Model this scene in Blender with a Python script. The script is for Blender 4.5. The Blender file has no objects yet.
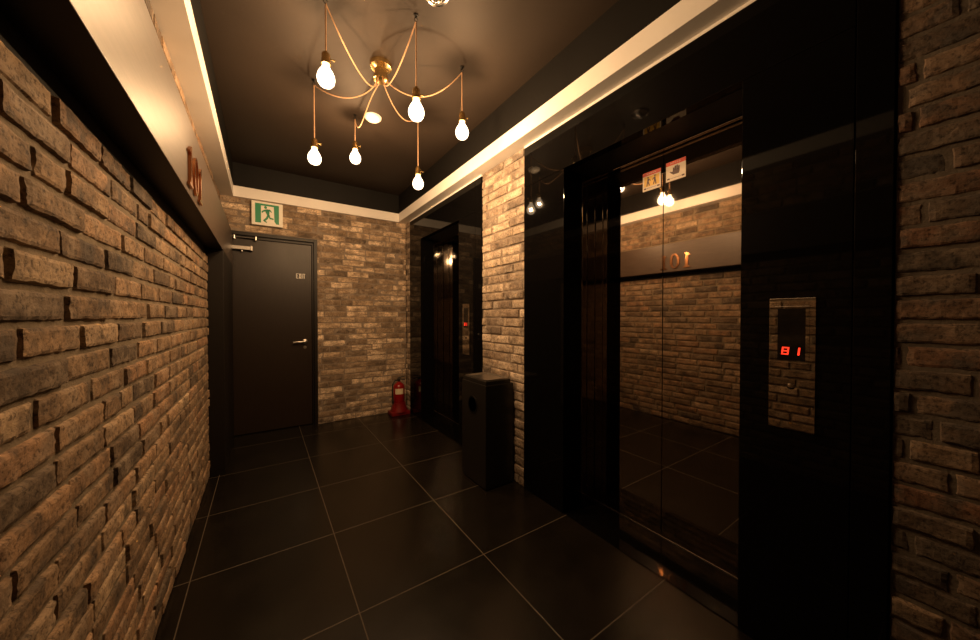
import bpy, bmesh, math, random
from mathutils import Vector, Matrix, noise

S = bpy.context.scene
C = S.collection
PI = math.pi

# ------------------------------------------------------------------ camera
cam_d = bpy.data.cameras.new('camera')
cam_d.sensor_fit = 'HORIZONTAL'
cam_d.sensor_width = 36.0
cam_d.lens = 334.96 / 980 * 36.0
cam_d.clip_start = 0.01
cam_d.clip_end = 60
cam = bpy.data.objects.new('camera', cam_d)
C.objects.link(cam)
cam.location = (0, 0, 1.2072)
cam.rotation_euler = (PI / 2 - 0.0128, 0, -0.5943)
S.camera = cam

# ------------------------------------------------------------------ world, exposure
W = bpy.data.worlds.new('world')
W.use_nodes = True
W.node_tree.nodes['Background'].inputs[0].default_value = (0.0, 0.0, 0.0, 1)
W.node_tree.nodes['Background'].inputs[1].default_value = 0.0
S.world = W
S.view_settings.view_transform = 'Standard'
S.view_settings.look = 'None'
S.view_settings.gamma = 1.0
S.view_settings.use_curve_mapping = False
S.view_settings.exposure = 2.75
S.cycles.max_bounces = 10
S.cycles.diffuse_bounces = 5
S.cycles.glossy_bounces = 8
S.cycles.sample_clamp_indirect = 4.0
S.cycles.use_denoising = True

BULB_W = 5.4                       # watts of every filament lamp
BULB_COL = (1.0, 0.595, 0.285)

# ------------------------------------------------------------------ measures
XR, XL = 1.509, -0.34              # brick planes right and left
YB, YF = 4.148, -1.7               # back brick plane, wall behind the viewer
ZS, ZC = 2.378, 2.71               # soffit and ceiling
XC0, XC1, YC1 = -0.237, 1.408, 4.125   # edges of the raised ceiling
ZW = 2.482                         # top of the white band


# ------------------------------------------------------------------ materials
def mat(name, base=(0.5, 0.5, 0.5), rough=0.5, metal=0.0, emit=None, estr=1.0, ior=1.5, coat=0.0):
    m = bpy.data.materials.new(name)
    m.use_nodes = True
    b = m.node_tree.nodes['Principled BSDF']
    b.inputs['Base Color'].default_value = (*base, 1)
    b.inputs['Roughness'].default_value = rough
    b.inputs['Metallic'].default_value = metal
    b.inputs['IOR'].default_value = ior
    b.inputs['Coat Weight'].default_value = coat
    if emit:
        b.inputs['Emission Color'].default_value = (*emit, 1)
        b.inputs['Emission Strength'].default_value = estr
    return m


def nd(m, typ, **kw):
    n = m.node_tree.nodes.new(typ)
    for k, v in kw.items():
        if k.startswith('i_'):
            key = k[2:]
            key = int(key) if key.isdigit() else key.replace('_', ' ')
            n.inputs[key].default_value = v
        else:
            setattr(n, k, v)
    return n


def ln(m, a, b):
    m.node_tree.links.new(a, b)


def ramp(m, stops, interp='LINEAR'):
    r = nd(m, 'ShaderNodeValToRGB')
    r.color_ramp.interpolation = interp
    e = r.color_ramp.elements
    while len(e) < len(stops):
        e.new(0.5)
    for el, (p, c) in zip(e, stops):
        el.position = p
        el.color = (*c, 1) if len(c) == 3 else c
    return r


def mixc(m, fac, a, b, blend='MIX'):
    n = nd(m, 'ShaderNodeMix', data_type='RGBA', blend_type=blend)
    for sock, v in ((0, fac), (6, a), (7, b)):
        if hasattr(v, 'links'):
            ln(m, v, n.inputs[sock])
        else:
            n.inputs[sock].default_value = v if sock == 0 else (*v, 1)
    return n.outputs[2]


def bsdf(m):
    return m.node_tree.nodes['Principled BSDF']


def brick_mat(name, tones, smear, smear_amt, soot_amt, wash=(0.2, 0.155, 0.115), wash_amt=0.0):
    m = mat(name, rough=0.85)
    tc = nd(m, 'ShaderNodeTexCoord')
    at = nd(m, 'ShaderNodeAttribute', attribute_name='brick_tone')
    base = ramp(m, tones, 'LINEAR')
    ln(m, at.outputs['Fac'], base.inputs[0])
    sh = nd(m, 'ShaderNodeAttribute', attribute_name='brick_seed')
    # offset the noise from brick to brick
    off = nd(m, 'ShaderNodeVectorMath', operation='SCALE')
    cmb = nd(m, 'ShaderNodeCombineXYZ')
    for i in range(3):
        ln(m, sh.outputs['Fac'], cmb.inputs[i])
    ln(m, cmb.outputs[0], off.inputs[0])
    off.inputs['Scale'].default_value = 37.0
    add = nd(m, 'ShaderNodeVectorMath', operation='ADD')
    ln(m, tc.outputs['Object'], add.inputs[0])
    ln(m, off.outputs[0], add.inputs[1])
    n1 = nd(m, 'ShaderNodeTexNoise', i_Scale=14.0, i_Detail=6.0, i_Roughness=0.65)
    ln(m, add.outputs[0], n1.inputs['Vector'])
    n2 = nd(m, 'ShaderNodeTexNoise', i_Scale=9.0, i_Detail=5.0, i_Roughness=0.6)
    add2 = nd(m, 'ShaderNodeVectorMath', operation='ADD')
    add2.inputs[1].default_value = (5.3, 1.7, 9.1)
    ln(m, add.outputs[0], add2.inputs[0])
    ln(m, add2.outputs[0], n2.inputs['Vector'])
    n3 = nd(m, 'ShaderNodeTexNoise', i_Scale=95.0, i_Detail=4.0, i_Roughness=0.7)
    ln(m, tc.outputs['Object'], n3.inputs['Vector'])
    # mottling
    r1 = ramp(m, [(0.32, (0.50, 0.46, 0.43)), (0.68, (1.40, 1.36, 1.32))])
    ln(m, n1.outputs['Fac'], r1.inputs[0])
    c1 = mixc(m, 1.0, base.outputs[0], r1.outputs[0], 'MULTIPLY')
    # pale mortar smears
    r2 = ramp(m, [(0.5, (0, 0, 0)), (0.62, (smear_amt,) * 3)])
    ln(m, n2.outputs['Fac'], r2.inputs[0])
    c2 = mixc(m, r2.outputs[0], c1, smear)
    # soot
    r3 = ramp(m, [(0.36, (soot_amt,) * 3), (0.46, (0, 0, 0))])
    ln(m, n2.outputs['Fac'], r3.inputs[0])
    c3 = mixc(m, r3.outputs[0], c2, (0.05, 0.042, 0.036))
    # broad wash of mortar dragged along the courses
    mp = nd(m, 'ShaderNodeMapping')
    mp.inputs['Scale'].default_value = (1.0, 1.0, 3.2)
    ln(m, tc.outputs['Object'], mp.inputs[0])
    n5 = nd(m, 'ShaderNodeTexNoise', i_Scale=7.0, i_Detail=7.0, i_Roughness=0.7)
    ln(m, mp.outputs[0], n5.inputs['Vector'])
    r5 = ramp(m, [(0.47, (0, 0, 0)), (0.60, (wash_amt,) * 3)])
    ln(m, n5.outputs['Fac'], r5.inputs[0])
    c3 = mixc(m, r5.outputs[0], c3, wash)
    # pits and grain
    r4 = ramp(m, [(0.36, (0.35, 0.32, 0.3)), (0.48, (1.0, 1.0, 1.0)), (0.75, (1.25, 1.25, 1.25))])
    ln(m, n3.outputs['Fac'], r4.inputs[0])
    c4 = mixc(m, 1.0, c3, r4.outputs[0], 'MULTIPLY')
    ln(m, c4, bsdf(m).inputs['Base Color'])
    h = nd(m, 'ShaderNodeMath', operation='MULTIPLY_ADD')
    ln(m, n3.outputs['Fac'], h.inputs[0])
    h.inputs[1].default_value = 0.6
    ln(m, n1.outputs['Fac'], h.inputs[2])
    bp = nd(m, 'ShaderNodeBump', i_Strength=0.55, i_Distance=0.006)
    ln(m, h.outputs[0], bp.inputs['Height'])
    ln(m, bp.outputs[0], bsdf(m).inputs['Normal'])
    return m


def mortar_mat(name, a, b):
    m = mat(name, rough=0.95)
    tc = nd(m, 'ShaderNodeTexCoord')
    n = nd(m, 'ShaderNodeTexNoise', i_Scale=22.0, i_Detail=6.0)
    ln(m, tc.outputs['Object'], n.inputs['Vector'])
    r = ramp(m, [(0.3, a), (0.7, b)])
    ln(m, n.outputs['Fac'], r.inputs[0])
    ln(m, r.outputs[0], bsdf(m).inputs['Base Color'])
    bp = nd(m, 'ShaderNodeBump', i_Strength=0.5, i_Distance=0.004)
    n2 = nd(m, 'ShaderNodeTexNoise', i_Scale=160.0, i_Detail=3.0)
    ln(m, tc.outputs['Object'], n2.inputs['Vector'])
    ln(m, n2.outputs['Fac'], bp.inputs['Height'])
    ln(m, bp.outputs[0], bsdf(m).inputs['Normal'])
    return m


def noisy(name, a, b, scale, rough=0.5, stretch=(1, 1, 1), bump=0.0, detail=6.0, rr=None, coat=0.0):
    m = mat(name, rough=rough, coat=coat)
    tc = nd(m, 'ShaderNodeTexCoord')
    mp = nd(m, 'ShaderNodeMapping')
    mp.inputs['Scale'].default_value = stretch
    ln(m, tc.outputs['Object'], mp.inputs[0])
    n = nd(m, 'ShaderNodeTexNoise', i_Scale=scale, i_Detail=detail, i_Roughness=0.6)
    ln(m, mp.outputs[0], n.inputs['Vector'])
    r = ramp(m, [(0.3, a), (0.7, b)])
    ln(m, n.outputs['Fac'], r.inputs[0])
    ln(m, r.outputs[0], bsdf(m).inputs['Base Color'])
    if rr:
        q = nd(m, 'ShaderNodeMapRange')
        q.inputs['To Min'].default_value, q.inputs['To Max'].default_value = rr
        ln(m, n.outputs['Fac'], q.inputs[0])
        ln(m, q.outputs[0], bsdf(m).inputs['Roughness'])
    if bump:
        bp = nd(m, 'ShaderNodeBump', i_Strength=bump, i_Distance=0.002)
        ln(m, n.outputs['Fac'], bp.inputs['Height'])
        ln(m, bp.outputs[0], bsdf(m).inputs['Normal'])
    return m


def floor_mat():
    m = mat('dark_floor_tile', rough=0.3)
    tc = nd(m, 'ShaderNodeTexCoord')
    n = nd(m, 'ShaderNodeTexNoise', i_Scale=5.0, i_Detail=7.0, i_Roughness=0.65)
    ln(m, tc.outputs['Object'], n.inputs['Vector'])
    r = ramp(m, [(0.3, (0.0060, 0.0046, 0.0030)), (0.7, (0.0105, 0.0080, 0.0053))])
    ln(m, n.outputs['Fac'], r.inputs[0])
    sx = nd(m, 'ShaderNodeSeparateXYZ')
    ln(m, tc.outputs['Object'], sx.inputs[0])
    dist = []
    for axis, o in (('X', 0.3144), ('Y', 1.4101)):
        s = nd(m, 'ShaderNodeMath', operation='SUBTRACT')
        ln(m, sx.outputs[axis], s.inputs[0])
        s.inputs[1].default_value = o
        p = nd(m, 'ShaderNodeMath', operation='PINGPONG')
        ln(m, s.outputs[0], p.inputs[0])
        p.inputs[1].default_value = 0.3
        dist.append(p.outputs[0])
    mn = nd(m, 'ShaderNodeMath', operation='MINIMUM')
    ln(m, dist[0], mn.inputs[0])
    ln(m, dist[1], mn.inputs[1])
    g = nd(m, 'ShaderNodeMapRange', interpolation_type='SMOOTHSTEP')
    g.inputs['From Min'].default_value = 0.0016
    g.inputs['From Max'].default_value = 0.0026
    g.inputs['To Min'].default_value = 1.0
    g.inputs['To Max'].default_value = 0.0
    ln(m, mn.outputs[0], g.inputs[0])
    c = mixc(m, g.outputs[0], r.outputs[0], (0.085, 0.066, 0.048))
    ln(m, c, bsdf(m).inputs['Base Color'])
    q = nd(m, 'ShaderNodeMapRange')
    q.inputs['To Min'].default_value = 0.20
    q.inputs['To Max'].default_value = 0.30
    ln(m, n.outputs['Fac'], q.inputs[0])
    rx = nd(m, 'ShaderNodeMath', operation='MAXIMUM')
    gg = nd(m, 'ShaderNodeMath', operation='MULTIPLY')
    ln(m, g.outputs[0], gg.inputs[0])
    gg.inputs[1].default_value = 0.8
    ln(m, q.outputs[0], rx.inputs[0])
    ln(m, gg.outputs[0], rx.inputs[1])
    ln(m, rx.outputs[0], bsdf(m).inputs['Roughness'])
    bp = nd(m, 'ShaderNodeBump', i_Strength=0.4, i_Distance=0.002)
    inv = nd(m, 'ShaderNodeMath', operation='SUBTRACT')
    inv.inputs[0].default_value = 1.0
    ln(m, g.outputs[0], inv.inputs[1])
    ln(m, inv.outputs[0], bp.inputs['Height'])
    ln(m, bp.outputs[0], bsdf(m).inputs['Normal'])
    return m


M = {}
TONES = [(0.0, (0.080, 0.060, 0.042)), (0.2, (0.175, 0.115, 0.068)), (0.45, (0.245, 0.168, 0.100)),
         (0.65, (0.31, 0.21, 0.125)), (0.82, (0.265, 0.155, 0.088)), (1.0, (0.42, 0.32, 0.21))]
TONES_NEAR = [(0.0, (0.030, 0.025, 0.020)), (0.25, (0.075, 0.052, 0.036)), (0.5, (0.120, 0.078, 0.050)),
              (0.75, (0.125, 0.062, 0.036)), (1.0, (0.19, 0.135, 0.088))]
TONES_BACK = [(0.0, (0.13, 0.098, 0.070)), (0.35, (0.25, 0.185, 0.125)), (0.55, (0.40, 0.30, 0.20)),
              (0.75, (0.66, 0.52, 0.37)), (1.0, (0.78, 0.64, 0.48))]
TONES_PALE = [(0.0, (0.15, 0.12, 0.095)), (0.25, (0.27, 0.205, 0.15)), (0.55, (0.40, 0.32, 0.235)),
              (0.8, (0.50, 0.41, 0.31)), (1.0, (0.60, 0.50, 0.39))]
M['brick'] = brick_mat('old_brown_brick', TONES, (0.32, 0.25, 0.18), 0.5, 0.7, (0.13, 0.10, 0.075), 0.3)
M['brick_near'] = brick_mat('dark_brown_brick', TONES_NEAR, (0.20, 0.15, 0.105), 0.5, 0.85, (0.085, 0.068, 0.052), 0.6)  # browner and much darker tones than the left wall bricks
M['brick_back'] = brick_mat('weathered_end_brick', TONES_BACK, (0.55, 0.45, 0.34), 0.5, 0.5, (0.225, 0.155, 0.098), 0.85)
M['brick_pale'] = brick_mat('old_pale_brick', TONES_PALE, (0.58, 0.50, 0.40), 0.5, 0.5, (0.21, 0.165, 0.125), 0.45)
M['mortar'] = mortar_mat('brown_mortar', (0.15, 0.118, 0.080), (0.22, 0.175, 0.12))
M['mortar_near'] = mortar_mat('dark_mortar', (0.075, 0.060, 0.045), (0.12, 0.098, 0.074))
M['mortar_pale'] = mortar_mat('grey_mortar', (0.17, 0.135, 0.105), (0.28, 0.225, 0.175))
M['floor'] = floor_mat()
M['ceiling'] = noisy('dark_painted_ceiling', (0.023, 0.0158, 0.0110), (0.027, 0.0185, 0.0130), 3.0, rough=0.6)
M['ceiling_side'] = mat('black_painted_band', (0.0055, 0.0048, 0.0042), rough=0.6)
M['white'] = noisy('white_painted_trim', (0.78, 0.76, 0.73), (0.82, 0.80, 0.77), 6.0, rough=0.5)
M['wood'] = noisy('dark_brown_veneer', (0.050, 0.034, 0.025), (0.078, 0.055, 0.041), 7.0, rough=0.42,
                  stretch=(1.0, 1.0, 14.0), bump=0.08)
M['door'] = noisy('dark_brown_door_veneer', (0.015, 0.0088, 0.0055), (0.021, 0.0125, 0.0078), 6.0, rough=0.40,
                  stretch=(12.0, 12.0, 1.0), bump=0.05)
M['black_paint'] = mat('black_painted_steel', (0.005, 0.0045, 0.004), rough=0.5)
M['dark_trim'] = mat('dark_brown_painted_post', (0.008, 0.006, 0.0045), rough=0.45)
M['granite'] = noisy('polished_black_granite', (0.0015, 0.0015, 0.0015), (0.004, 0.0035, 0.0035), 260.0, rough=0.035)
for k, v in (('granite', 0.17), ('floor', 0.4), ('door', 0.35), ('ceiling', 0.25), ('dark_trim', 0.3), ('black_paint', 0.2), ('ceiling_side', 0.2)):
    bsdf(M[k]).inputs['Specular IOR Level'].default_value = v
M['mirror'] = mat('black_mirror_steel', (0.46, 0.41, 0.37), rough=0.025, metal=1.0)
M['steel_dark'] = mat('dark_mirror_steel', (0.46, 0.42, 0.38), rough=0.06, metal=1.0)
M['steel'] = noisy('polished_steel', (0.36, 0.33, 0.30), (0.42, 0.39, 0.36), 40.0, rough=0.02)
bsdf(M['steel']).inputs['Metallic'].default_value = 1.0
M['sill_steel'] = mat('brushed_sill_steel', (0.28, 0.25, 0.22), rough=0.4, metal=1.0)
M['chrome'] = mat('chrome', (0.75, 0.74, 0.72), rough=0.12, metal=1.0)
M['satin'] = mat('satin_nickel', (0.65, 0.62, 0.58), rough=0.28, metal=1.0)
M['closer'] = mat('bronze_grey_closer', (0.30, 0.28, 0.26), rough=0.35, metal=1.0)
M['brass'] = mat('brass', (0.78, 0.56, 0.24), rough=0.22, metal=1.0)
M['copper'] = mat('polished_copper', (0.80, 0.38, 0.18), rough=0.2, metal=1.0)
M['cord'] = noisy('twisted_tan_cord', (0.34, 0.20, 0.11), (0.5, 0.31, 0.18), 300.0, rough=0.8)
M['plastic_white'] = mat('white_plastic', (0.8, 0.78, 0.74), rough=0.4)
M['sign_green'] = mat('sign_green', (0.0, 0.235, 0.105), rough=0.45)
M['sign_white'] = mat('sign_white', (0.80, 0.78, 0.70), rough=0.45)
M['red'] = mat('red_enamel', (0.26, 0.006, 0.005), rough=0.28)
M['red_plastic'] = mat('red_plastic', (0.16, 0.005, 0.005), rough=0.4)
M['paper'] = mat('cream_label', (0.72, 0.62, 0.42), rough=0.6)
M['rubber'] = mat('black_rubber', (0.012, 0.012, 0.012), rough=0.5)
M['bin'] = mat('black_powder_coat', (0.012, 0.0105, 0.009), rough=0.36)
M['hole'] = mat('dark_opening', (0.003, 0.003, 0.003), rough=0.9)
M['screen'] = mat('black_glass_display', (0.003, 0.003, 0.003), rough=0.08)
M['led'] = mat('red_led', (0.2, 0.0, 0.0), rough=0.5, emit=(1.0, 0.035, 0.012), estr=0.28)
M['sticker_base'] = mat('sticker_cream', (0.72, 0.62, 0.50), rough=0.5)
M['sticker_red'] = mat('sticker_red', (0.62, 0.06, 0.03), rough=0.5)
M['sticker_dark'] = mat('sticker_dark', (0.06, 0.015, 0.012), rough=0.5)
M['sticker_yellow'] = mat('sticker_yellow', (0.75, 0.45, 0.06), rough=0.5)
M['glass_dark'] = mat('smoked_dome', (0.02, 0.02, 0.02), rough=0.05)


def bulb_mat():
    m = bpy.data.materials.new('glowing_bulb_glass')
    m.use_nodes = True
    nt = m.node_tree
    nt.nodes.remove(nt.nodes['Principled BSDF'])
    out = nt.nodes['Material Output']
    tr = nt.nodes.new('ShaderNodeBsdfTransparent')
    em = nt.nodes.new('ShaderNodeEmission')
    em.inputs[0].default_value = (1.0, 0.70, 0.42, 1)
    em.inputs[1].default_value = 2.2
    mx = nt.nodes.new('ShaderNodeMixShader')
    mx.inputs[0].default_value = 0.35
    nt.links.new(tr.outputs[0], mx.inputs[1])
    nt.links.new(em.outputs[0], mx.inputs[2])
    nt.links.new(mx.outputs[0], out.inputs[0])
    return m


M['bulb'] = bulb_mat()
M['filament'] = mat('filament', (1, 0.8, 0.5), emit=(1.0, 0.78, 0.48), estr=14.0)


# ------------------------------------------------------------------ mesh helpers
def link(name, me, parent=None):
    o = bpy.data.objects.new(name, me)
    C.objects.link(o)
    if parent:
        o.parent = parent
    return o


def obj(name, bm, mats, parent=None, smooth=False, loc=None):
    if not isinstance(mats, (list, tuple)):
        mats = [mats]
    bmesh.ops.recalc_face_normals(bm, faces=bm.faces)
    me = bpy.data.meshes.new(name)
    bm.to_mesh(me)
    bm.free()
    for m in mats:
        me.materials.append(m)
    if smooth:
        for p in me.polygons:
            p.use_smooth = True
        try:
            me.set_sharp_from_angle(angle=math.radians(40))
        except Exception:
            pass
    o = link(name, me, parent)
    if loc is not None:
        o.location = loc
    return o


def box(bm, x0, x1, y0, y1, z0, z1, mi=0, bev=0.0):
    b2 = bmesh.new()
    bmesh.ops.create_cube(b2, size=1.0)
    for v in b2.verts:
        v.co = Vector(((x0 + x1) / 2 + v.co.x * (x1 - x0), (y0 + y1) / 2 + v.co.y * (y1 - y0),
                       (z0 + z1) / 2 + v.co.z * (z1 - z0)))
    if bev:
        bmesh.ops.bevel(b2, geom=list(b2.edges), offset=bev, segments=2, profile=0.6, affect='EDGES')
    merge(bm, b2, mi)
    return bm


def merge(bm, b2, mi=0):
    mp = {}
    for v in b2.verts:
        mp[v] = bm.verts.new(v.co)
    for f in b2.faces:
        try:
            nf = bm.faces.new([mp[v] for v in f.verts])
            nf.material_index = mi
        except ValueError:
            pass
    b2.free()


def B(*a, **k):
    return box(bmesh.new(), *a, **k)


def poly(bm, pts, mi=0):
    f = bm.faces.new([bm.verts.new(p) for p in pts])
    f.material_index = mi
    return f


def prism(bm, pts2, fn, d, mi=0):
    """extrude a 2D outline; fn(u,v,w) -> point, w from 0 to d"""
    a = [bm.verts.new(fn(u, v, 0)) for u, v in pts2]
    b = [bm.verts.new(fn(u, v, d)) for u, v in pts2]
    n = len(a)
    for f in (bm.faces.new(a[::-1]), bm.faces.new(b)):
        f.material_index = mi
    for i in range(n):
        f = bm.faces.new((a[i], a[(i + 1) % n], b[(i + 1) % n], b[i]))
        f.material_index = mi


def lathe(bm, prof, n=32, org=(0, 0, 0), axis='Z', mi=0):
    """prof: list of (r, h)"""
    ox, oy, oz = org
    rings = []
    for r, h in prof:
        ring = []
        if r < 1e-6:
            r = 0
        cnt = 1 if r == 0 else n
        for i in range(cnt):
            a = 2 * PI * i / n
            u, v = r * math.cos(a), r * math.sin(a)
            if axis == 'Z':
                p = (ox + u, oy + v, oz + h)
            elif axis == 'X':
                p = (ox + h, oy + u, oz + v)
            else:
                p = (ox + u, oy + h, oz + v)
            ring.append(bm.verts.new(p))
        rings.append(ring)
    for a, b in zip(rings, rings[1:]):
        for i in range(n):
            j = (i + 1) % n
            if len(a) == 1 and len(b) == 1:
                continue
            if len(a) == 1:
                f = bm.faces.new((a[0], b[i], b[j]))
            elif len(b) == 1:
                f = bm.faces.new((a[i], b[0], a[j]))
            else:
                f = bm.faces.new((a[i], b[i], b[j], a[j]))
            f.material_index = mi
    for ring in (rings[0], rings[-1]):
        if len(ring) > 1:
            f = bm.faces.new(ring)
            f.material_index = mi
    return bm


def tube(bm, pts, r, n=8, mi=0, r1=None):
    pts = [Vector(p) for p in pts]
    rings = []
    up = Vector((0.13, 0.31, 0.94)).normalized()
    for i, p in enumerate(pts):
        t = (pts[min(i + 1, len(pts) - 1)] - pts[max(i - 1, 0)]).normalized()
        a = t.cross(up)
        if a.length < 1e-3:
            a = t.cross(Vector((1, 0, 0)))
        a.normalize()
        b = t.cross(a).normalized()
        rr = r if r1 is None else r + (r1 - r) * i / (len(pts) - 1)
        rings.append([bm.verts.new(p + a * rr * math.cos(2 * PI * k / n) + b * rr * math.sin(2 * PI * k / n))
                      for k in range(n)])
    for a, b in zip(rings, rings[1:]):
        for k in range(n):
            f = bm.faces.new((a[k], a[(k + 1) % n], b[(k + 1) % n], b[k]))
            f.material_index = mi
    for ring in (rings[0], rings[-1]):
        bm.faces.new(ring).material_index = mi
    return bm


def thing(name, label, cat, loc=(0, 0, 0), group=None):
    o = bpy.data.objects.new(name, None)
    o.empty_display_size = 0.1
    C.objects.link(o)
    o.location = loc
    o['label'] = label
    o['category'] = cat
    if group:
        o['group'] = group
    return o


def tag(o, label, cat, group=None):
    o['label'] = label
    o['category'] = cat
    if group:
        o['group'] = group
    return o


def struct(name, bm, mats, label, cat, smooth=False):
    o = obj(name, bm, mats, smooth=smooth)
    o['kind'] = 'structure'
    o['label'] = label
    o['category'] = cat
    return o


# ------------------------------------------------------------------ brick walls
COURSE, LEN, JOINT = 0.0662, 0.238, 0.010


def brick_wall(name, fn, rects, label, seed, mats, nb=0.012, detail=lambda u, v: 1, u_off=0.0, joint=JOINT,
               rough=1.0, tone_pow=1.0):
    """fn(u, v, w): u along, v up, w out of the wall (0 = mean brick face). rects: (u0,u1,v0,v1)."""
    rnd = random.Random(seed)
    V, F, T, SD, MI = [], [], [], [], []

    def quad(ids, tone, sd, mi):
        F.append(ids)
        T.append(tone)
        SD.append(sd)
        MI.append(mi)

    for (u0, u1, v0, v1) in rects:
        # mortar bed, a solid slab behind the bricks
        dep = 0.06
        b = len(V)
        for w in (-nb, -dep):
            for uu, vv in ((u0, v0), (u1, v0), (u1, v1), (u0, v1)):
                V.append(fn(uu, vv, w))
        quad((b, b + 1, b + 2, b + 3), 0, 0, 1)
        quad((b + 7, b + 6, b + 5, b + 4), 0, 0, 1)
        for i in range(4):
            j = (i + 1) % 4
            quad((b + i, b + 4 + i, b + 4 + j, b + j), 0, 0, 1)
        k0 = int(math.floor(v0 / COURSE))
        k1 = int(math.ceil(v1 / COURSE))
        for k in range(k0, k1):
            rr = random.Random(seed * 1000 + k)
            u = -4.0 + u_off + (0.5 * LEN if k % 2 else 0.0) + rr.uniform(-0.035, 0.035)
            while u < u1:
                L = LEN + rr.gauss(0, 0.006)
                if rr.random() < 0.10:
                    L = LEN * 0.52
                tone, sd = rr.random() ** tone_pow, rr.random()
                dw = rr.uniform(-0.003, 0.004)
                tilt = rr.uniform(-0.0016, 0.0016)
                dv = rr.uniform(-0.0012, 0.0012)
                a0, a1 = max(u + joint / 2, u0), min(u + L - joint / 2, u1)
                c0, c1 = max(k * COURSE + joint / 2 + dv, v0), min((k + 1) * COURSE - joint / 2 + dv, v1)
                u += L
                if a1 - a0 < 0.012 or c1 - c0 < 0.008:
                    continue
                dt = detail((a0 + a1) / 2, (c0 + c1) / 2)
                nx, ny = max(2, int(6 * dt * (a1 - a0) / LEN)), max(2, int(2.5 * dt))
                grid = []
                ch = 0.0035
                for j in range(-1, ny + 2):
                    row = []
                    for i in range(-1, nx + 2):
                        ii, jj = min(max(i, 0), nx), min(max(j, 0), ny)
                        uu = a0 + ch + (a1 - a0 - 2 * ch) * ii / nx
                        vv = c0 + ch + (c1 - c0 - 2 * ch) * jj / ny
                        w = dw + tilt * (2 * ii / nx - 1)
                        P = Vector((uu * 1.0, vv * 1.0, seed * 3.1 + sd * 9))
                        edge = (ii in (0, nx)) or (jj in (0, ny))
                        if i != ii or j != jj:      # skirt
                            if i != ii:
                                uu += ch if i > ii else -ch
                            if j != jj:
                                vv += ch if j > jj else -ch
                            w = -nb - 0.001
                        else:
                            w += (noise.noise(P * 28) * 0.0018 + noise.noise(P * 75) * 0.0012) * rough
                            if edge:
                                w -= 0.0012 + abs(noise.noise(P * 60)) * 0.0035 * rough
                        if edge:
                            uu += noise.noise(P * 45 + Vector((3, 1, 7))) * 0.0030 * rough
                            vv += noise.noise(P * 45 + Vector((8, 5, 2))) * 0.0030 * rough
                        uu = min(max(uu, u0), u1)
                        vv = min(max(vv, v0), v1)
                        row.append(len(V))
                        V.append(fn(uu, vv, w))
                    grid.append(row)
                for j in range(len(grid) - 1):
                    for i in range(len(grid[0]) - 1):
                        quad((grid[j][i], grid[j][i + 1], grid[j + 1][i + 1], grid[j + 1][i]), tone, sd, 0)
    me = bpy.data.meshes.new(name)
    me.from_pydata(V, [], F)
    for m in mats:
        me.materials.append(m)
    me.polygons.foreach_set('material_index', MI)
    for nm, dat in (('brick_tone', T), ('brick_seed', SD)):
        a = me.attributes.new(nm, 'FLOAT', 'FACE')
        a.data.foreach_set('value', dat)
    bm = bmesh.new()
    bm.from_mesh(me)
    bmesh.ops.recalc_face_normals(bm, faces=bm.faces)
    bm.to_mesh(me)
    bm.free()
    o = link(name, me)
    o['kind'] = 'structure'
    o['label'] = label
    o['category'] = 'wall'
    return o


def near(Y, reach=1.2):
    return lambda u, v: 3 if abs(u - Y) < reach else 1.4


# left wall: low band under the name board and the band above it
brick_wall('wall_left', lambda u, v, w: (XL + w, u, v),
           [(YF, 3.235, 0.0, 1.648), (YF, YB, 1.98, ZS)],
           'brown brick wall along the left side under the wide name board', 11, [M['brick'], M['mortar']], nb=0.0075, joint=0.0115,
           detail=lambda u, v: 3.2 if (0.3 < u < 1.6 and v < 1.7) else (2 if 0 < u < 2.4 and v < 1.7 else 1.2), u_off=0.02)
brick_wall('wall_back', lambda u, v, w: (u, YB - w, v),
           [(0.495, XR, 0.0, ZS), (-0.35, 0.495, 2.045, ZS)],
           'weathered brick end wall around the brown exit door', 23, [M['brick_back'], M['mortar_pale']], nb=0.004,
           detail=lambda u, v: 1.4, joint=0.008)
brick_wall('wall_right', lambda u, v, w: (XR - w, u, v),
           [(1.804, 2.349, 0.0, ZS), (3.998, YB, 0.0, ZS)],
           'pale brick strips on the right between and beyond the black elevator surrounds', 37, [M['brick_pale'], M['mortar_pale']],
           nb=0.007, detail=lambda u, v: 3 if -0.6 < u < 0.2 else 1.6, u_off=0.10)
brick_wall('wall_front', lambda u, v, w: (u, YF + w, v), [(XL, XR, 0.0, ZS)],
           'brick wall closing the hall behind the viewer', 41, [M['brick'], M['mortar']], nb=0.01)

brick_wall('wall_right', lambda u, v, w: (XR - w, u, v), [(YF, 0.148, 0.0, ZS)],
           'dark brown brick wall at the right edge beside the near elevator', 53, [M['brick_near'], M['mortar_near']],
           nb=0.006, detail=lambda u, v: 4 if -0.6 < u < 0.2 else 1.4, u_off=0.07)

# ------------------------------------------------------------------ floor, ceiling
bm = B(XL - 0.07, XR + 0.40, YF - 0.07, YB + 0.30, -0.10, 0.0)
struct('floor', bm, M['floor'], 'dark square floor tiles with thin pale grout lines', 'floor')
bm = B(XL - 0.07, XR + 0.40, YF - 0.07, YB + 0.30, ZC, ZC + 0.1)
struct('ceiling', bm, M['ceiling'], 'dark brown painted raised ceiling that carries the pendant lamp', 'ceiling')


def ring(x0, x1, y0, y1, X0, X1, Y0, Y1, z0, z1, bev=0.0):
    b = bmesh.new()
    box(b, X0, x0, Y0, Y1, z0, z1, bev=bev)
    box(b, x1, X1, Y0, Y1, z0, z1, bev=bev)
    box(b, x0, x1, Y0, y0, z0, z1, bev=bev)
    box(b, x0, x1, y1, Y1, z0, z1, bev=bev)
    return b


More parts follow.
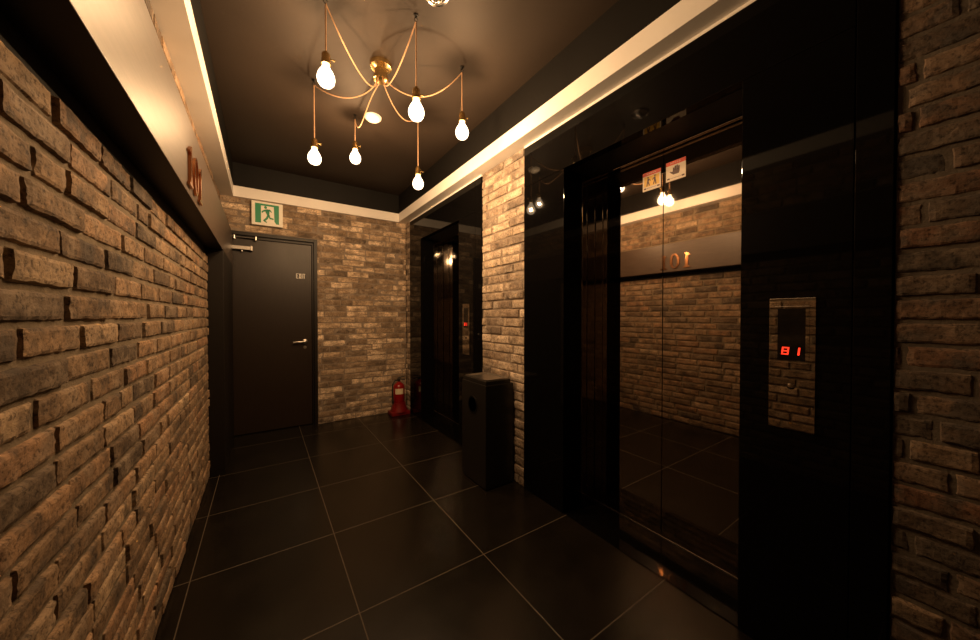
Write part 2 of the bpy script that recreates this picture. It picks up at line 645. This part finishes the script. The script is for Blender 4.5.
struct('trim_1', ring(XC0, XC1, YF + 0.12, YC1, XL - 0.06, XR + 0.30, YF - 0.06, YB + 0.06, ZS, ZW),
       M['white'], 'white ceiling border running round the raised dark ceiling', 'trim')
struct('trim_2', ring(XC0 - 0.004, XC1 + 0.004, YF + 0.116, YC1 + 0.004, XL - 0.06, XR + 0.30, YF - 0.06, YB + 0.06, ZW, ZC),
       M['ceiling_side'], 'black upright band between white border and dark ceiling', 'trim')

# name board along the left wall
XB = -0.25
bm = B(XL - 0.02, XB, YF, YB - 0.012, 1.705, 2.025, bev=0.002)
for f in bm.faces:
    if f.calc_center_median().z < 1.7051:
        f.material_index = 1
struct('trim_3', bm, [M['wood'], M['black_paint']], 'wide brown wooden name board boxed out along the left wall', 'trim')
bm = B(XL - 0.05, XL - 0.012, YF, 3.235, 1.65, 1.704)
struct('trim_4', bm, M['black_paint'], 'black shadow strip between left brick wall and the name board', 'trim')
bm = B(XL - 0.06, XB, 3.238, YB - 0.014, 0.0, 1.704, bev=0.002)
struct('trim_5', bm, M['dark_trim'], 'dark brown boxed post ending the left brick wall by the exit door', 'trim')


# ------------------------------------------------------------------ exit door
def bars(bm, fn, rects, d, mi=0):
    for (a, b, c, e) in rects:
        prism(bm, [(a, c), (b, c), (b, e), (a, e)], fn, d, mi)


d1 = thing('door_1', 'dark brown exit door in the end wall, lever handle on the right', 'door', (0.09, YB, 0))
d1['kind'] = 'structure'
D0 = Vector((0.09, YB, 0))


def rel(bm, origin):
    for v in bm.verts:
        v.co -= Vector(origin)
    return bm


bm = bmesh.new()
box(bm, 0.462, 0.495, YB - 0.010, YB + 0.12, 0, 2.045, bev=0.002)
box(bm, -0.36, -0.315, YB + 0.002, YB + 0.12, 0, 2.045, bev=0.002)
box(bm, -0.315, 0.462, YB - 0.010, YB + 0.12, 2.010, 2.045, bev=0.002)
box(bm, 0.446, 0.4615, YB + 0.02, YB + 0.12, 0, 2.0095)
box(bm, -0.315, 0.446, YB + 0.02, YB + 0.12, 1.985, 2.0095)
obj('door_frame', rel(bm, D0), M['dark_trim'], d1)
leaf = obj('door_leaf', rel(B(-0.312, 0.443, YB + 0.042, YB + 0.082, 0.008, 1.982, bev=0.0015), D0), M['door'], d1)
LY = YB + 0.042
# lever handle
bm = bmesh.new()
lathe(bm, [(0.0, 0.0), (0.026, 0.0), (0.026, -0.006), (0.022, -0.010), (0.012, -0.011), (0.011, -0.045), (0.0, -0.047)], 24,
      (0.375, LY, 0.925), 'Y')
tube(bm, [(0.375, LY - 0.042, 0.925), (0.35, LY - 0.046, 0.925), (0.30, LY - 0.046, 0.924), (0.262, LY - 0.040, 0.920)], 0.0085, 10)
lathe(bm, [(0.0, 0.0), (0.016, 0.0), (0.016, -0.005), (0.0, -0.006)], 20, (0.375, LY, 0.86), 'Y')
h = obj('door_handle', rel(bm, D0), M['satin'], d1, smooth=True)
h['label'] = 'satin nickel lever handle'
# closer
bm = bmesh.new()
box(bm, -0.262, -0.095, LY - 0.055, LY, 1.862, 1.905, bev=0.006)
box(bm, -0.108, -0.088, LY - 0.060, LY, 1.858, 1.909, bev=0.004)
lathe(bm, [(0.0, 0.0), (0.012, 0.0), (0.012, -0.014), (0.0, -0.014)], 16, (-0.175, LY - 0.03, 1.862), 'Z')
o = obj('door_closer', rel(bm, D0), M['closer'], d1)
o['label'] = 'silver door closer at the top left'
bm = bmesh.new()
tube(bm, [(-0.235, LY - 0.030, 1.990), (-0.06, LY - 0.055, 1.987)], 0.0045, 8, mi=1)
lathe(bm, [(0.0, -0.018), (0.013, -0.018), (0.013, 0.014), (0.0, 0.016)], 14, (-0.235, LY - 0.030, 1.990), 'Z')
lathe(bm, [(0.0, -0.018), (0.012, -0.018), (0.012, 0.014), (0.0, 0.016)], 14, (-0.06, LY - 0.055, 1.987), 'Z')
obj('closer_arm', rel(bm, D0), [M['satin'], M['closer']], d1, smooth=True)
# EXIT lettering
bm = bmesh.new()
lw, lh, t = 0.020, 0.054, 0.0068
fn = lambda u, v, w: (0.295 + u, LY - w, 1.612 + v)
x = 0.0
bars(bm, fn, [(0, t, 0, lh), (0, lw, 0, t), (0, lw, lh - t, lh), (0, lw * .8, lh / 2 - t / 2, lh / 2 + t / 2)], 0.0015)
x = 0.026
prism(bm, [(x, 0), (x + t, 0), (x + lw, lh), (x + lw - t, lh)], fn, 0.0015)
prism(bm, [(x + lw - t, 0), (x + lw, 0), (x + t, lh), (x, lh)], fn, 0.0017)
x = 0.053
bars(bm, fn, [(x, x + t, 0, lh)], 0.0015)
x = 0.066
bars(bm, fn, [(x, x + lw, lh - t, lh), (x + lw / 2 - t / 2, x + lw / 2 + t / 2, 0, lh)], 0.0015)
o = obj('exit_lettering', rel(bm, D0), M['plastic_white'], d1)
o['label'] = 'small white EXIT lettering'
struct('wall_back_lining', B(-0.42, 0.56, YB + 0.125, YB + 0.16, 0, 2.2), M['black_paint'],
       'dark void closing the exit door opening', 'wall').name = 'trim_6'


# ------------------------------------------------------------------ elevators
def elevator(dy, label, y_near=0.152, y_far=1.801):
    """granite surround, reveal, two mirror leaves, sill; origin at the opening's centre on the floor"""
    O = Vector((XR, 0.977, 0))
    r = thing('elevator_entrance', label, 'elevator', (XR, 0.977 + dy, 0), 'elevator entrances along the right wall')
    xf, xb = XR - 0.006, XR + 0.045
    gr = M['granite']

    def part(name, bm, m, parent=r, smooth=False):
        o = obj(name, rel(bm, O), m, parent, smooth)
        return o
    ztop = 2.362
    part('edge_slab', B(xf, xb, y_near, 0.229, 0, ztop, bev=0.0018), gr)
    part('side_slab', B(xf, xb, 0.231, 0.523, 0, 2.092, bev=0.0018), gr)
    part('side_slab', B(xf, xb, 1.430, y_far, 0, 2.092, bev=0.0018), gr)
    part('header_slab', B(xf, xb, 0.231, y_far, 2.094, ztop, bev=0.0018), gr)
    part('top_bead', B(xf, xb, y_near, y_far, ztop + 0.001, ZS - 0.001), M['white'])
    xd = 1.785
    part('jamb', B(xb, xd - 0.002, 0.493, 0.523, 0, 2.094), gr)
    part('jamb', B(xb, xd - 0.002, 1.430, 1.460, 0, 2.094), gr)
    for a, b in ((1.662, 1.704), (1.710, xd - 0.004)):
        part('jamb_strip', B(a, b, 0.523, 0.530, 0.004, 2.090, bev=0.0028), M['steel_dark'])
        part('jamb_strip', B(a, b, 1.423, 1.430, 0.004, 2.090, bev=0.0028), M['steel_dark'])
    for a, b in ((1.752, 1.774),):
        part('head_strip', B(a, b, 0.531, 1.422, 2.084, 2.0935, bev=0.0028), M['steel_dark'])
    part('reveal_head', B(xb, xd - 0.002, 0.493, 1.460, 2.094, 2.12), M['black_paint'])
    part('sill', B(XR, xd - 0.005, 0.523, 1.430, 0.0, 0.004, bev=0.001), gr)
    part('door_track', B(xd - 0.005, xd + 0.05, 0.49, 1.463, 0.0, 0.003), M['sill_steel'])
    for a, b in ((0.495, 0.9755), (0.9785, 1.458)):
        part('door_leaf', B(xd, xd + 0.035, a, b, 0.008, 2.115, bev=0.0012), M['mirror'])
    part('shaft_wall', B(xd + 0.06, xd + 0.08, 0.40, 1.55, 0.0, 2.37), M['black_paint'])
    return r


def sticker(leaf_parent, y0, y1, z0, z1, kind, O):
    """square warning sticker on a mirror leaf: red heading, pictogram, dark bars of small print"""
    bm = bmesh.new()
    X = 1.7848
    fn = lambda u, v, w: (X - w, y1 - u * (y1 - y0), z0 + v * (z1 - z0))
    R = lambda a, b, c, e, d, mi: prism(bm, [(a, c), (b, c), (b, e), (a, e)], fn, d, mi)
    R(0, 1, 0, 1, 0.0006, 0)
    R(0.0, 1.0, 0.80, 1.0, 0.0009, 1)
    for i in range(5):                                     # heading characters
        a = 0.24 + i * 0.11
        R(a, a + 0.015, 0.85, 0.95, 0.0012, 0)
        R(a, a + 0.07, 0.89, 0.91, 0.0012, 0)
    R(0.06, 0.20, 0.09, 0.17, 0.0009, 2)
    R(0.80, 0.94, 0.09, 0.17, 0.0009, 2)
    for i in range(7):
        a = 0.24 + i * 0.077
        R(a, a + 0.05, 0.12, 0.145, 0.0009, 2)
    if kind == 'hand':
        P = lambda pts: prism(bm, pts, fn, 0.0011, 2)
        P([(0.36, 0.30), (0.66, 0.30), (0.70, 0.42), (0.70, 0.56), (0.36, 0.56), (0.33, 0.42)])
        for k, (a, t) in enumerate(((0.36, 0.66), (0.445, 0.73), (0.535, 0.74), (0.625, 0.68))):
            P([(a, 0.55), (a + 0.075, 0.55), (a + 0.075, t - 0.02), (a + 0.05, t), (a + 0.02, t), (a, t - 0.02)])
        P([(0.38, 0.32), (0.36, 0.44), (0.22, 0.50), (0.19, 0.47), (0.28, 0.38)])
    else:
        R(0.08, 0.92, 0.22, 0.76, 0.0008, 3)
        P = lambda pts: prism(bm, pts, fn, 0.0011, 2)
        for sx in (0.30, 0.68):
            s = 1 if sx < 0.5 else -1
            q = lambda u, v: (sx + s * u, v)
            P([q(-0.03, 0.66), q(0.03, 0.66), q(0.05, 0.71), q(0.0, 0.75), q(-0.05, 0.71)])
            P([q(-0.06, 0.44), q(0.04, 0.44), q(0.08, 0.64), q(-0.03, 0.64)])
            P([q(-0.06, 0.45), q(0.0, 0.45), q(-0.03, 0.25), q(-0.09, 0.25)])
            P([q(-0.01, 0.45), q(0.05, 0.45), q(0.11, 0.27), q(0.05, 0.25)])
            P([q(0.06, 0.62), q(0.16, 0.54), q(0.15, 0.50), q(0.05, 0.56)])
    o = obj('warning_sticker', rel(bm, O), [M['sticker_base'], M['sticker_red'], M['sticker_dark'], M['sticker_yellow']],
            leaf_parent)
    return o


O1 = Vector((XR, 0.977, 0))
e1 = elevator(0.0, 'near mirror-door elevator in black granite with two warning stickers')
e2 = elevator(2.22, 'far elevator in black granite, between the litter bin and the end wall', 0.132, 1.775)
leaves = [c for c in e1.children if c.name.startswith('door_leaf')]
leaves.sort(key=lambda c: c.data.vertices[0].co.y)
s = sticker(leaves[0], 0.862, 0.963, 1.916, 2.018, 'hand', O1)
s['label'] = 'cream warning sticker with a red heading and dark open hand'
s = sticker(leaves[1], 0.991, 1.095, 1.905, 2.008, 'figures', O1)
s['label'] = 'cream and yellow warning sticker with two dark figures'


def call_panel(dy, label, dz=0.0):
    O = Vector((XR - 0.006, 0.372, 0.815))
    r = thing('call_panel', label, 'elevator call panel', (O.x, O.y + dy, O.z + dz), 'elevator call panels')
    x = XR - 0.006

    def part(name, bm, m, parent=r, **k):
        return obj(name, rel(bm, O), m, parent, **k)
    part('face_plate', B(x - 0.005, x - 0.0002, 0.311, 0.433, 0.815, 1.267, bev=0.001), M['steel'])
    part('bezel', B(x - 0.0062, x - 0.0035, 0.326, 0.418, 1.043, 1.240, bev=0.0008), M['steel'])
    dsp = part('display', B(x - 0.0072, x - 0.006, 0.336, 0.409, 1.055, 1.231), M['screen'])
    bm = bmesh.new()
    hh, ww, t, sl = 0.026, 0.0195, 0.0042, 0.10
    fn0 = lambda u0: (lambda u, v, w: (x - 0.0073 - w, u0 - (u + sl * v), 1.073 + v))
    f = fn0(0.3985)
    bars(bm, f, [(0, t, 0, hh), (0, ww, 0, t), (0, ww, hh - t, hh), (0, ww, hh / 2 - t / 2, hh / 2 + t / 2),
                 (ww - t, ww, t * .6, hh / 2 - t * .1), (ww - t, ww, hh / 2 + t * .1, hh - t * .6)], 0.0006)
    o = part('digit', bm, M['led'], dsp)
    o['label'] = 'glowing red letter B'
    bm = bmesh.new()
    f = fn0(0.3555)
    bars(bm, f, [(0, t * 1.2, 0, hh)], 0.0006)
    o = part('digit', bm, M['led'], dsp)
    o['label'] = 'glowing red digit 1'
    bm = bmesh.new()
    lathe(bm, [(0.0, 0.0), (0.011, 0.0), (0.011, -0.003), (0.008, -0.005), (0.0, -0.005)], 24, (x - 0.004, 0.372, 0.965), 'X')
    part('call_button', bm, M['steel'], smooth=True)
    bm = bmesh.new()
    lathe(bm, [(0.0, 0.0), (0.004, 0.0), (0.004, -0.002), (0.0, -0.002)], 12, (x - 0.004, 0.372, 0.838), 'X')
    part('key_switch', bm, M['brass'])
    return r


call_panel(0.0, 'polished steel call panel with red B1 reading beside the near elevator')
call_panel(2.23, 'small distant call panel on the far elevator surround, above the litter bin', 0.045)

# ------------------------------------------------------------------ gold 101 on the name board
nb = thing('wall_number_sign', 'copper coloured raised number 101 on the brown name board', 'number sign', (XB, 1.96, 1.77))
NO = Vector((XB, 1.96, 1.77))
H = 0.165


def fnn(u0):
    return lambda u, v, w: (XB + 0.001 + w, u0 + u, 1.735 + v)


ONE = [(-0.036, 0), (0.036, 0), (0.036, 0.009), (0.014, 0.016), (0.014, H), (0.004, H), (-0.034, H - 0.026),
       (-0.034, H - 0.035), (-0.012, H - 0.028), (-0.012, 0.016), (-0.036, 0.009)]


def zero(bm, fn, d):
    n = 40
    A, Bq = [], []
    for i in range(n):
        a = 2 * PI * i / n
        A.append((0.051 * math.cos(a), H / 2 + H / 2 * math.sin(a)))
        Bq.append((0.029 * math.cos(a), H / 2 + (H / 2 - 0.009) * math.sin(a)))
    vs = [[bm.verts.new(fn(u, v, w)) for u, v in L] for L, w in ((A, 0), (A, d), (Bq, d), (Bq, 0))]
    for k in range(4):
        p, q = vs[k], vs[(k + 1) % 4]
        for i in range(n):
            j = (i + 1) % n
            bm.faces.new((p[i], p[j], q[j], q[i]))


DEP = 0.010
for u0, kind in ((1.825, 1), (1.955, 0), (2.080, 1)):
    bm = bmesh.new()
    if kind:
        prism(bm, ONE, fnn(u0), DEP)
    else:
        zero(bm, fnn(u0), DEP)
    obj('digit', rel(bm, NO), M['copper'], nb)

# ------------------------------------------------------------------ emergency exit sign
SO = Vector((0.04, YB - 0.012, 2.12))
sg = thing('exit_sign', 'green running-man emergency exit sign above the brown door', 'sign', SO)
x0, x1, z0, z1 = -0.093, 0.173, 2.122, 2.361
obj('housing', rel(B(x0, x1, YB - 0.045, YB - 0.002, z0, z1, bev=0.004), SO), M['sign_white'], sg)
bm = bmesh.new()
yf = YB - 0.0453
gx0, gx1, gz0, gz1 = x0 + 0.030, x1 - 0.034, z0 + 0.024, z1 - 0.022
fs = lambda u, v, w: (gx0 + u * (gx1 - gx0), yf - w, gz0 + v * (gz1 - gz0))
R = lambda a, b, c, e, d, mi: prism(bm, [(a, c), (b, c), (b, e), (a, e)], fs, d, mi)
R(0, 1, 0, 1, 0.0008, 0)
prism(bm, [(0.24, 0.0), (0.88, 0.0), (0.80, 0.14), (0.78, 0.90), (0.24, 0.90)], fs, 0.0011, 1)
PM = lambda pts: prism(bm, pts, fs, 0.0015, 0)
PM([(0.43 + 0.062 * math.cos(2 * PI * i / 12), 0.82 + 0.075 * math.sin(2 * PI * i / 12)) for i in range(12)])
PM([(0.38, 0.70), (0.50, 0.74), (0.60, 0.62), (0.58, 0.40), (0.50, 0.40)])                    # trunk
PM([(0.49, 0.73), (0.62, 0.74), (0.70, 0.62), (0.68, 0.58), (0.62, 0.64), (0.52, 0.62)])      # front arm
PM([(0.40, 0.71), (0.28, 0.62), (0.26, 0.54), (0.31, 0.52), (0.34, 0.58), (0.44, 0.62)])      # back arm
PM([(0.50, 0.44), (0.44, 0.28), (0.32, 0.14), (0.38, 0.07), (0.53, 0.24), (0.58, 0.42)])      # back leg
PM([(0.33, 0.16), (0.38, 0.07), (0.47, 0.02), (0.50, 0.07)])
PM([(0.52, 0.42), (0.60, 0.46), (0.63, 0.32), (0.77, 0.29), (0.77, 0.22), (0.60, 0.24)])      # front leg
o = obj('pictogram', rel(bm, SO), [M['sign_green'], M['sign_white']], sg)
o['label'] = 'green running man in a pale doorway'

# ------------------------------------------------------------------ fire extinguisher
EX = Vector((1.372, 4.03, 0))
fx = thing('fire_extinguisher', 'red fire extinguisher on a red stand in the back right corner', 'fire extinguisher', EX)
bm = bmesh.new()
box(bm, -0.115, 0.115, -0.085, 0.085, 0.0, 0.045, bev=0.012)
lathe(bm, [(0.0, 0.04), (0.105, 0.04), (0.095, 0.075), (0.080, 0.12), (0.077, 0.15), (0.0, 0.15)], 32)
obj('stand', bm, M['red_plastic'], fx, smooth=True)
bm = bmesh.new()
lathe(bm, [(0.0, 0.15), (0.064, 0.15), (0.068, 0.156), (0.068, 0.33), (0.062, 0.355), (0.045, 0.375), (0.024, 0.386), (0.020, 0.40), (0.0, 0.40)], 36)
obj('cylinder', bm, M['red'], fx, smooth=True)
bm = bmesh.new()
n = 14
va, vb = [], []
for i in range(n + 1):
    a = -PI / 2 - 0.25 + (i / n - 0.5) * 1.5
    va.append(bm.verts.new((0.0686 * math.cos(a), 0.0686 * math.sin(a), 0.255)))
    vb.append(bm.verts.new((0.0686 * math.cos(a), 0.0686 * math.sin(a), 0.322)))
for i in range(n):
    bm.faces.new((va[i], va[i + 1], vb[i + 1], vb[i]))
o = obj('label_plate', bm, M['paper'], fx)
o['label'] = 'cream paper label'
bm = bmesh.new()
lathe(bm, [(0.0, 0.398), (0.017, 0.398), (0.017, 0.425), (0.0, 0.425)], 20)
tube(bm, [(-0.02, 0, 0.425), (0.02, 0, 0.428), (0.075, -0.005, 0.418)], 0.007, 8)
tube(bm, [(-0.02, 0, 0.437), (0.02, 0, 0.450), (0.070, -0.005, 0.458)], 0.006, 8)
obj('valve', bm, M['rubber'], fx, smooth=True)
bm = bmesh.new()
tube(bm, [(-0.012, 0, 0.415), (-0.05, -0.01, 0.418), (-0.082, -0.02, 0.38), (-0.088, -0.02, 0.30), (-0.086, -0.02, 0.22), (-0.083, -0.02, 0.17)], 0.008, 10)
tube(bm, [(-0.083, -0.02, 0.18), (-0.083, -0.02, 0.145)], 0.012, 10)
obj('hose', bm, M['rubber'], fx, smooth=True)

# ------------------------------------------------------------------ litter bin
BO = Vector((1.374, 2.07, 0))
lb = thing('litter_bin', 'black rectangular litter bin with ashtray top between the two elevators', 'bin', BO)
bx0, bx1, by0, by1 = 1.252, 1.492, 1.905, 2.232
bm = bmesh.new()
box(bm, bx0, bx1, by0, by1, 0.012, 0.725, bev=0.004)
obj('body', rel(bm, BO), M['bin'], lb)
obj('plinth', rel(B(bx0 + 0.01, bx1 - 0.01, by0 + 0.01, by1 - 0.01, 0.0, 0.013), BO), M['rubber'], lb)
obj('lid', rel(B(bx0 + 0.006, bx1 - 0.02, by0 + 0.008, by1 - 0.01, 0.725, 0.752, bev=0.003), BO), M['bin'], lb)
bm = bmesh.new()
tx0, tx1, ty0, ty1, tz = bx0 + 0.014, bx1 - 0.028, by0 + 0.016, by1 - 0.018, 0.752
box(bm, tx0, tx1, ty0, ty1, tz - 0.001, tz + 0.003)
for a in ((tx0, tx0 + 0.012, ty0, ty1), (tx1 - 0.012, tx1, ty0, ty1), (tx0, tx1, ty0, ty0 + 0.012), (tx0, tx1, ty1 - 0.012, ty1)):
    box(bm, a[0], a[1], a[2], a[3], tz + 0.003, tz + 0.010, bev=0.002)
o = obj('ashtray', rel(bm, BO), M['satin'], lb)
o['label'] = 'metal ashtray tray'
bm = bmesh.new()
lathe(bm, [(0.052, -0.004), (0.062, -0.004), (0.062, 0.002), (0.052, 0.002), (0.052, -0.004)], 36, (bx0, 2.075, 0.565), 'X')
obj('throw_ring', rel(bm, BO), M['black_paint'], lb, smooth=True)
bm = bmesh.new()
lathe(bm, [(0.0, -0.0005), (0.0525, -0.0005), (0.0525, 0.001), (0.0, 0.001)], 36, (bx0, 2.075, 0.565), 'X')
obj('throw_opening', rel(bm, BO), M['hole'], lb)

# ------------------------------------------------------------------ ceiling fittings
bm = bmesh.new()
lathe(bm, [(0.0, -0.030), (0.030, -0.030), (0.046, -0.022), (0.060, -0.010), (0.062, 0.0), (0.0, 0.0)], 32, (0.696, 2.611, ZC))
tag(obj('smoke_detector', bm, M['plastic_white'], smooth=True), 'white round smoke detector disc on the ceiling behind the lamp canopy',
    'smoke detector')
dm = thing('dome_fitting', 'round chrome dome fitting on the ceiling at the top edge', 'ceiling fitting', (0.68, 1.45, ZC))
bm = bmesh.new()
lathe(bm, [(0.040, -0.002), (0.044, -0.014), (0.056, -0.012), (0.062, 0.0), (0.040, 0.0)], 36)
obj('ring', bm, M['chrome'], dm, smooth=True)
bm = bmesh.new()
lathe(bm, [(0.0405 * math.cos(PI / 2 * i / 8), -0.002 - 0.036 * math.sin(PI / 2 * i / 8)) for i in range(8)] + [(0.0, -0.038)], 32)
obj('dome', bm, M['chrome'], dm, smooth=True)

# ------------------------------------------------------------------ pendant lamp with swagged cords
CA = Vector((0.591, 2.038, ZC))
pl = thing('pendant_lamp', 'spider pendant lamp of bare glowing bulbs on swagged tan cords', 'ceiling lamp', CA)
bm = bmesh.new()
lathe(bm, [(0.0, 0.0), (0.062, 0.0), (0.064, -0.006), (0.060, -0.024), (0.040, -0.030), (0.034, -0.034), (0.034, -0.072),
           (0.043, -0.076), (0.044, -0.096), (0.030, -0.104), (0.0, -0.106)], 40)
o = obj('canopy', bm, M['brass'], pl, smooth=True)
o['label'] = 'brass ceiling canopy'


def bulb_profile():
    return [(0.0, -0.106), (0.014, -0.104), (0.027, -0.097), (0.036, -0.084), (0.0395, -0.067), (0.037, -0.050),
            (0.030, -0.034), (0.021, -0.020), (0.016, -0.009), (0.0135, 0.0), (0.0, 0.0)]


def pendant(hx, hy, zb, sag, skew):
    """hook on the ceiling at (hx, hy); zb = height of the middle of the bulb"""
    hz = ZC
    zt = zb + 0.072                                       # base of the bulb glass
    bm = bmesh.new()
    lathe(bm, [(0.0, 0.0), (0.012, 0.0), (0.012, -0.004), (0.004, -0.006), (0.003, -0.018), (0.0, -0.018)], 14, (hx, hy, hz))
    tube(bm, [(hx + 0.009 * math.cos(a), hy, hz - 0.024 + 0.009 * math.sin(a)) for a in [0.2 + 5.2 * i / 14 for i in range(15)]], 0.0018, 6)
    hook = obj('hook', rel(bm, CA), M['black_paint'], pl, smooth=True)
    # cord: from canopy, sagging to the hook, then straight down to the socket
    P0 = CA + Vector((0, 0, -0.098))
    P0 += (Vector((hx, hy, 0)) - Vector((CA.x, CA.y, 0))).normalized() * 0.028
    P1 = Vector((hx, hy, hz - 0.033))
    pts = []
    N = 26
    for i in range(N + 1):
        t = i / N
        q = P0.lerp(P1, t)
        s_ = t ** skew
        q.z -= sag * 4 * s_ * (1 - s_)
        pts.append(q)
    for k in range(1, 4):
        pts.append(Vector((hx, hy, hz - 0.033 - 0.006 * k)))
    zs = zt + 0.050
    for k in range(1, 9):
        pts.append(Vector((hx, hy, (hz - 0.051) + (zs - hz + 0.051) * k / 8)))
    bm = bmesh.new()
    tube(bm, pts, 0.0034, 8)
    obj('cord', rel(bm, CA), M['cord'], pl, smooth=True)
    bm = bmesh.new()
    lathe(bm, [(0.0, 0.056), (0.006, 0.056), (0.008, 0.048), (0.017, 0.044), (0.019, 0.036), (0.019, 0.012), (0.0205, 0.010), (0.0205, -0.006),
               (0.0, -0.006)], 22, (hx, hy, zt))
    sk = obj('socket', rel(bm, CA), M['brass'], pl, smooth=True)
    tube_bm = bmesh.new()
    tube(tube_bm, [(hx + 0.018, hy, zt + 0.026), (hx + 0.032, hy, zt + 0.026)], 0.003, 8)
    lathe(tube_bm, [(0.0, 0.0), (0.005, 0.0), (0.005, 0.008), (0.0, 0.008)], 12, (hx + 0.032, hy, zt + 0.026), 'X')
    obj('switch_key', rel(tube_bm, CA), M['brass'], sk)
    bm = bmesh.new()
    lathe(bm, bulb_profile(), 28)
    bo = obj('bulb', bm, M['bulb'], pl, smooth=True, loc=Vector((hx, hy, zt - 0.0065)) - CA)
    bm = bmesh.new()
    pts = []
    for i in range(17):
        a = 2 * PI * i / 16 * 2
        pts.append((0.012 * math.cos(a), 0.012 * math.sin(a), -0.042 - 0.036 * abs(((i % 4) / 2) - 1)))
    tube(bm, pts, 0.0011, 5)
    obj('filament', bm, M['filament'], bo)
    L = bpy.data.lights.new('bulb_light', 'POINT')
    L.energy = BULB_W
    L.color = BULB_COL
    L.shadow_soft_size = 0.013
    lo = bpy.data.objects.new('bulb_light', L)
    C.objects.link(lo)
    lo.parent = bo
    lo.location = (0, 0, -0.062)


#        hook x, y      bulb z  sag   skew
pendant(0.642, 1.610, 2.226, 0.10, 0.62)    # A
pendant(1.004, 1.788, 2.316, 0.12, 1.0)     # B
pendant(0.578, 2.660, 2.388, 0.10, 2.6)     # C
pendant(0.252, 1.755, 2.326, 0.12, 0.62)    # D
pendant(0.277, 2.414, 2.214, 0.09, 0.8)     # E
pendant(0.954, 2.361, 2.182, 0.11, 1.0)     # F
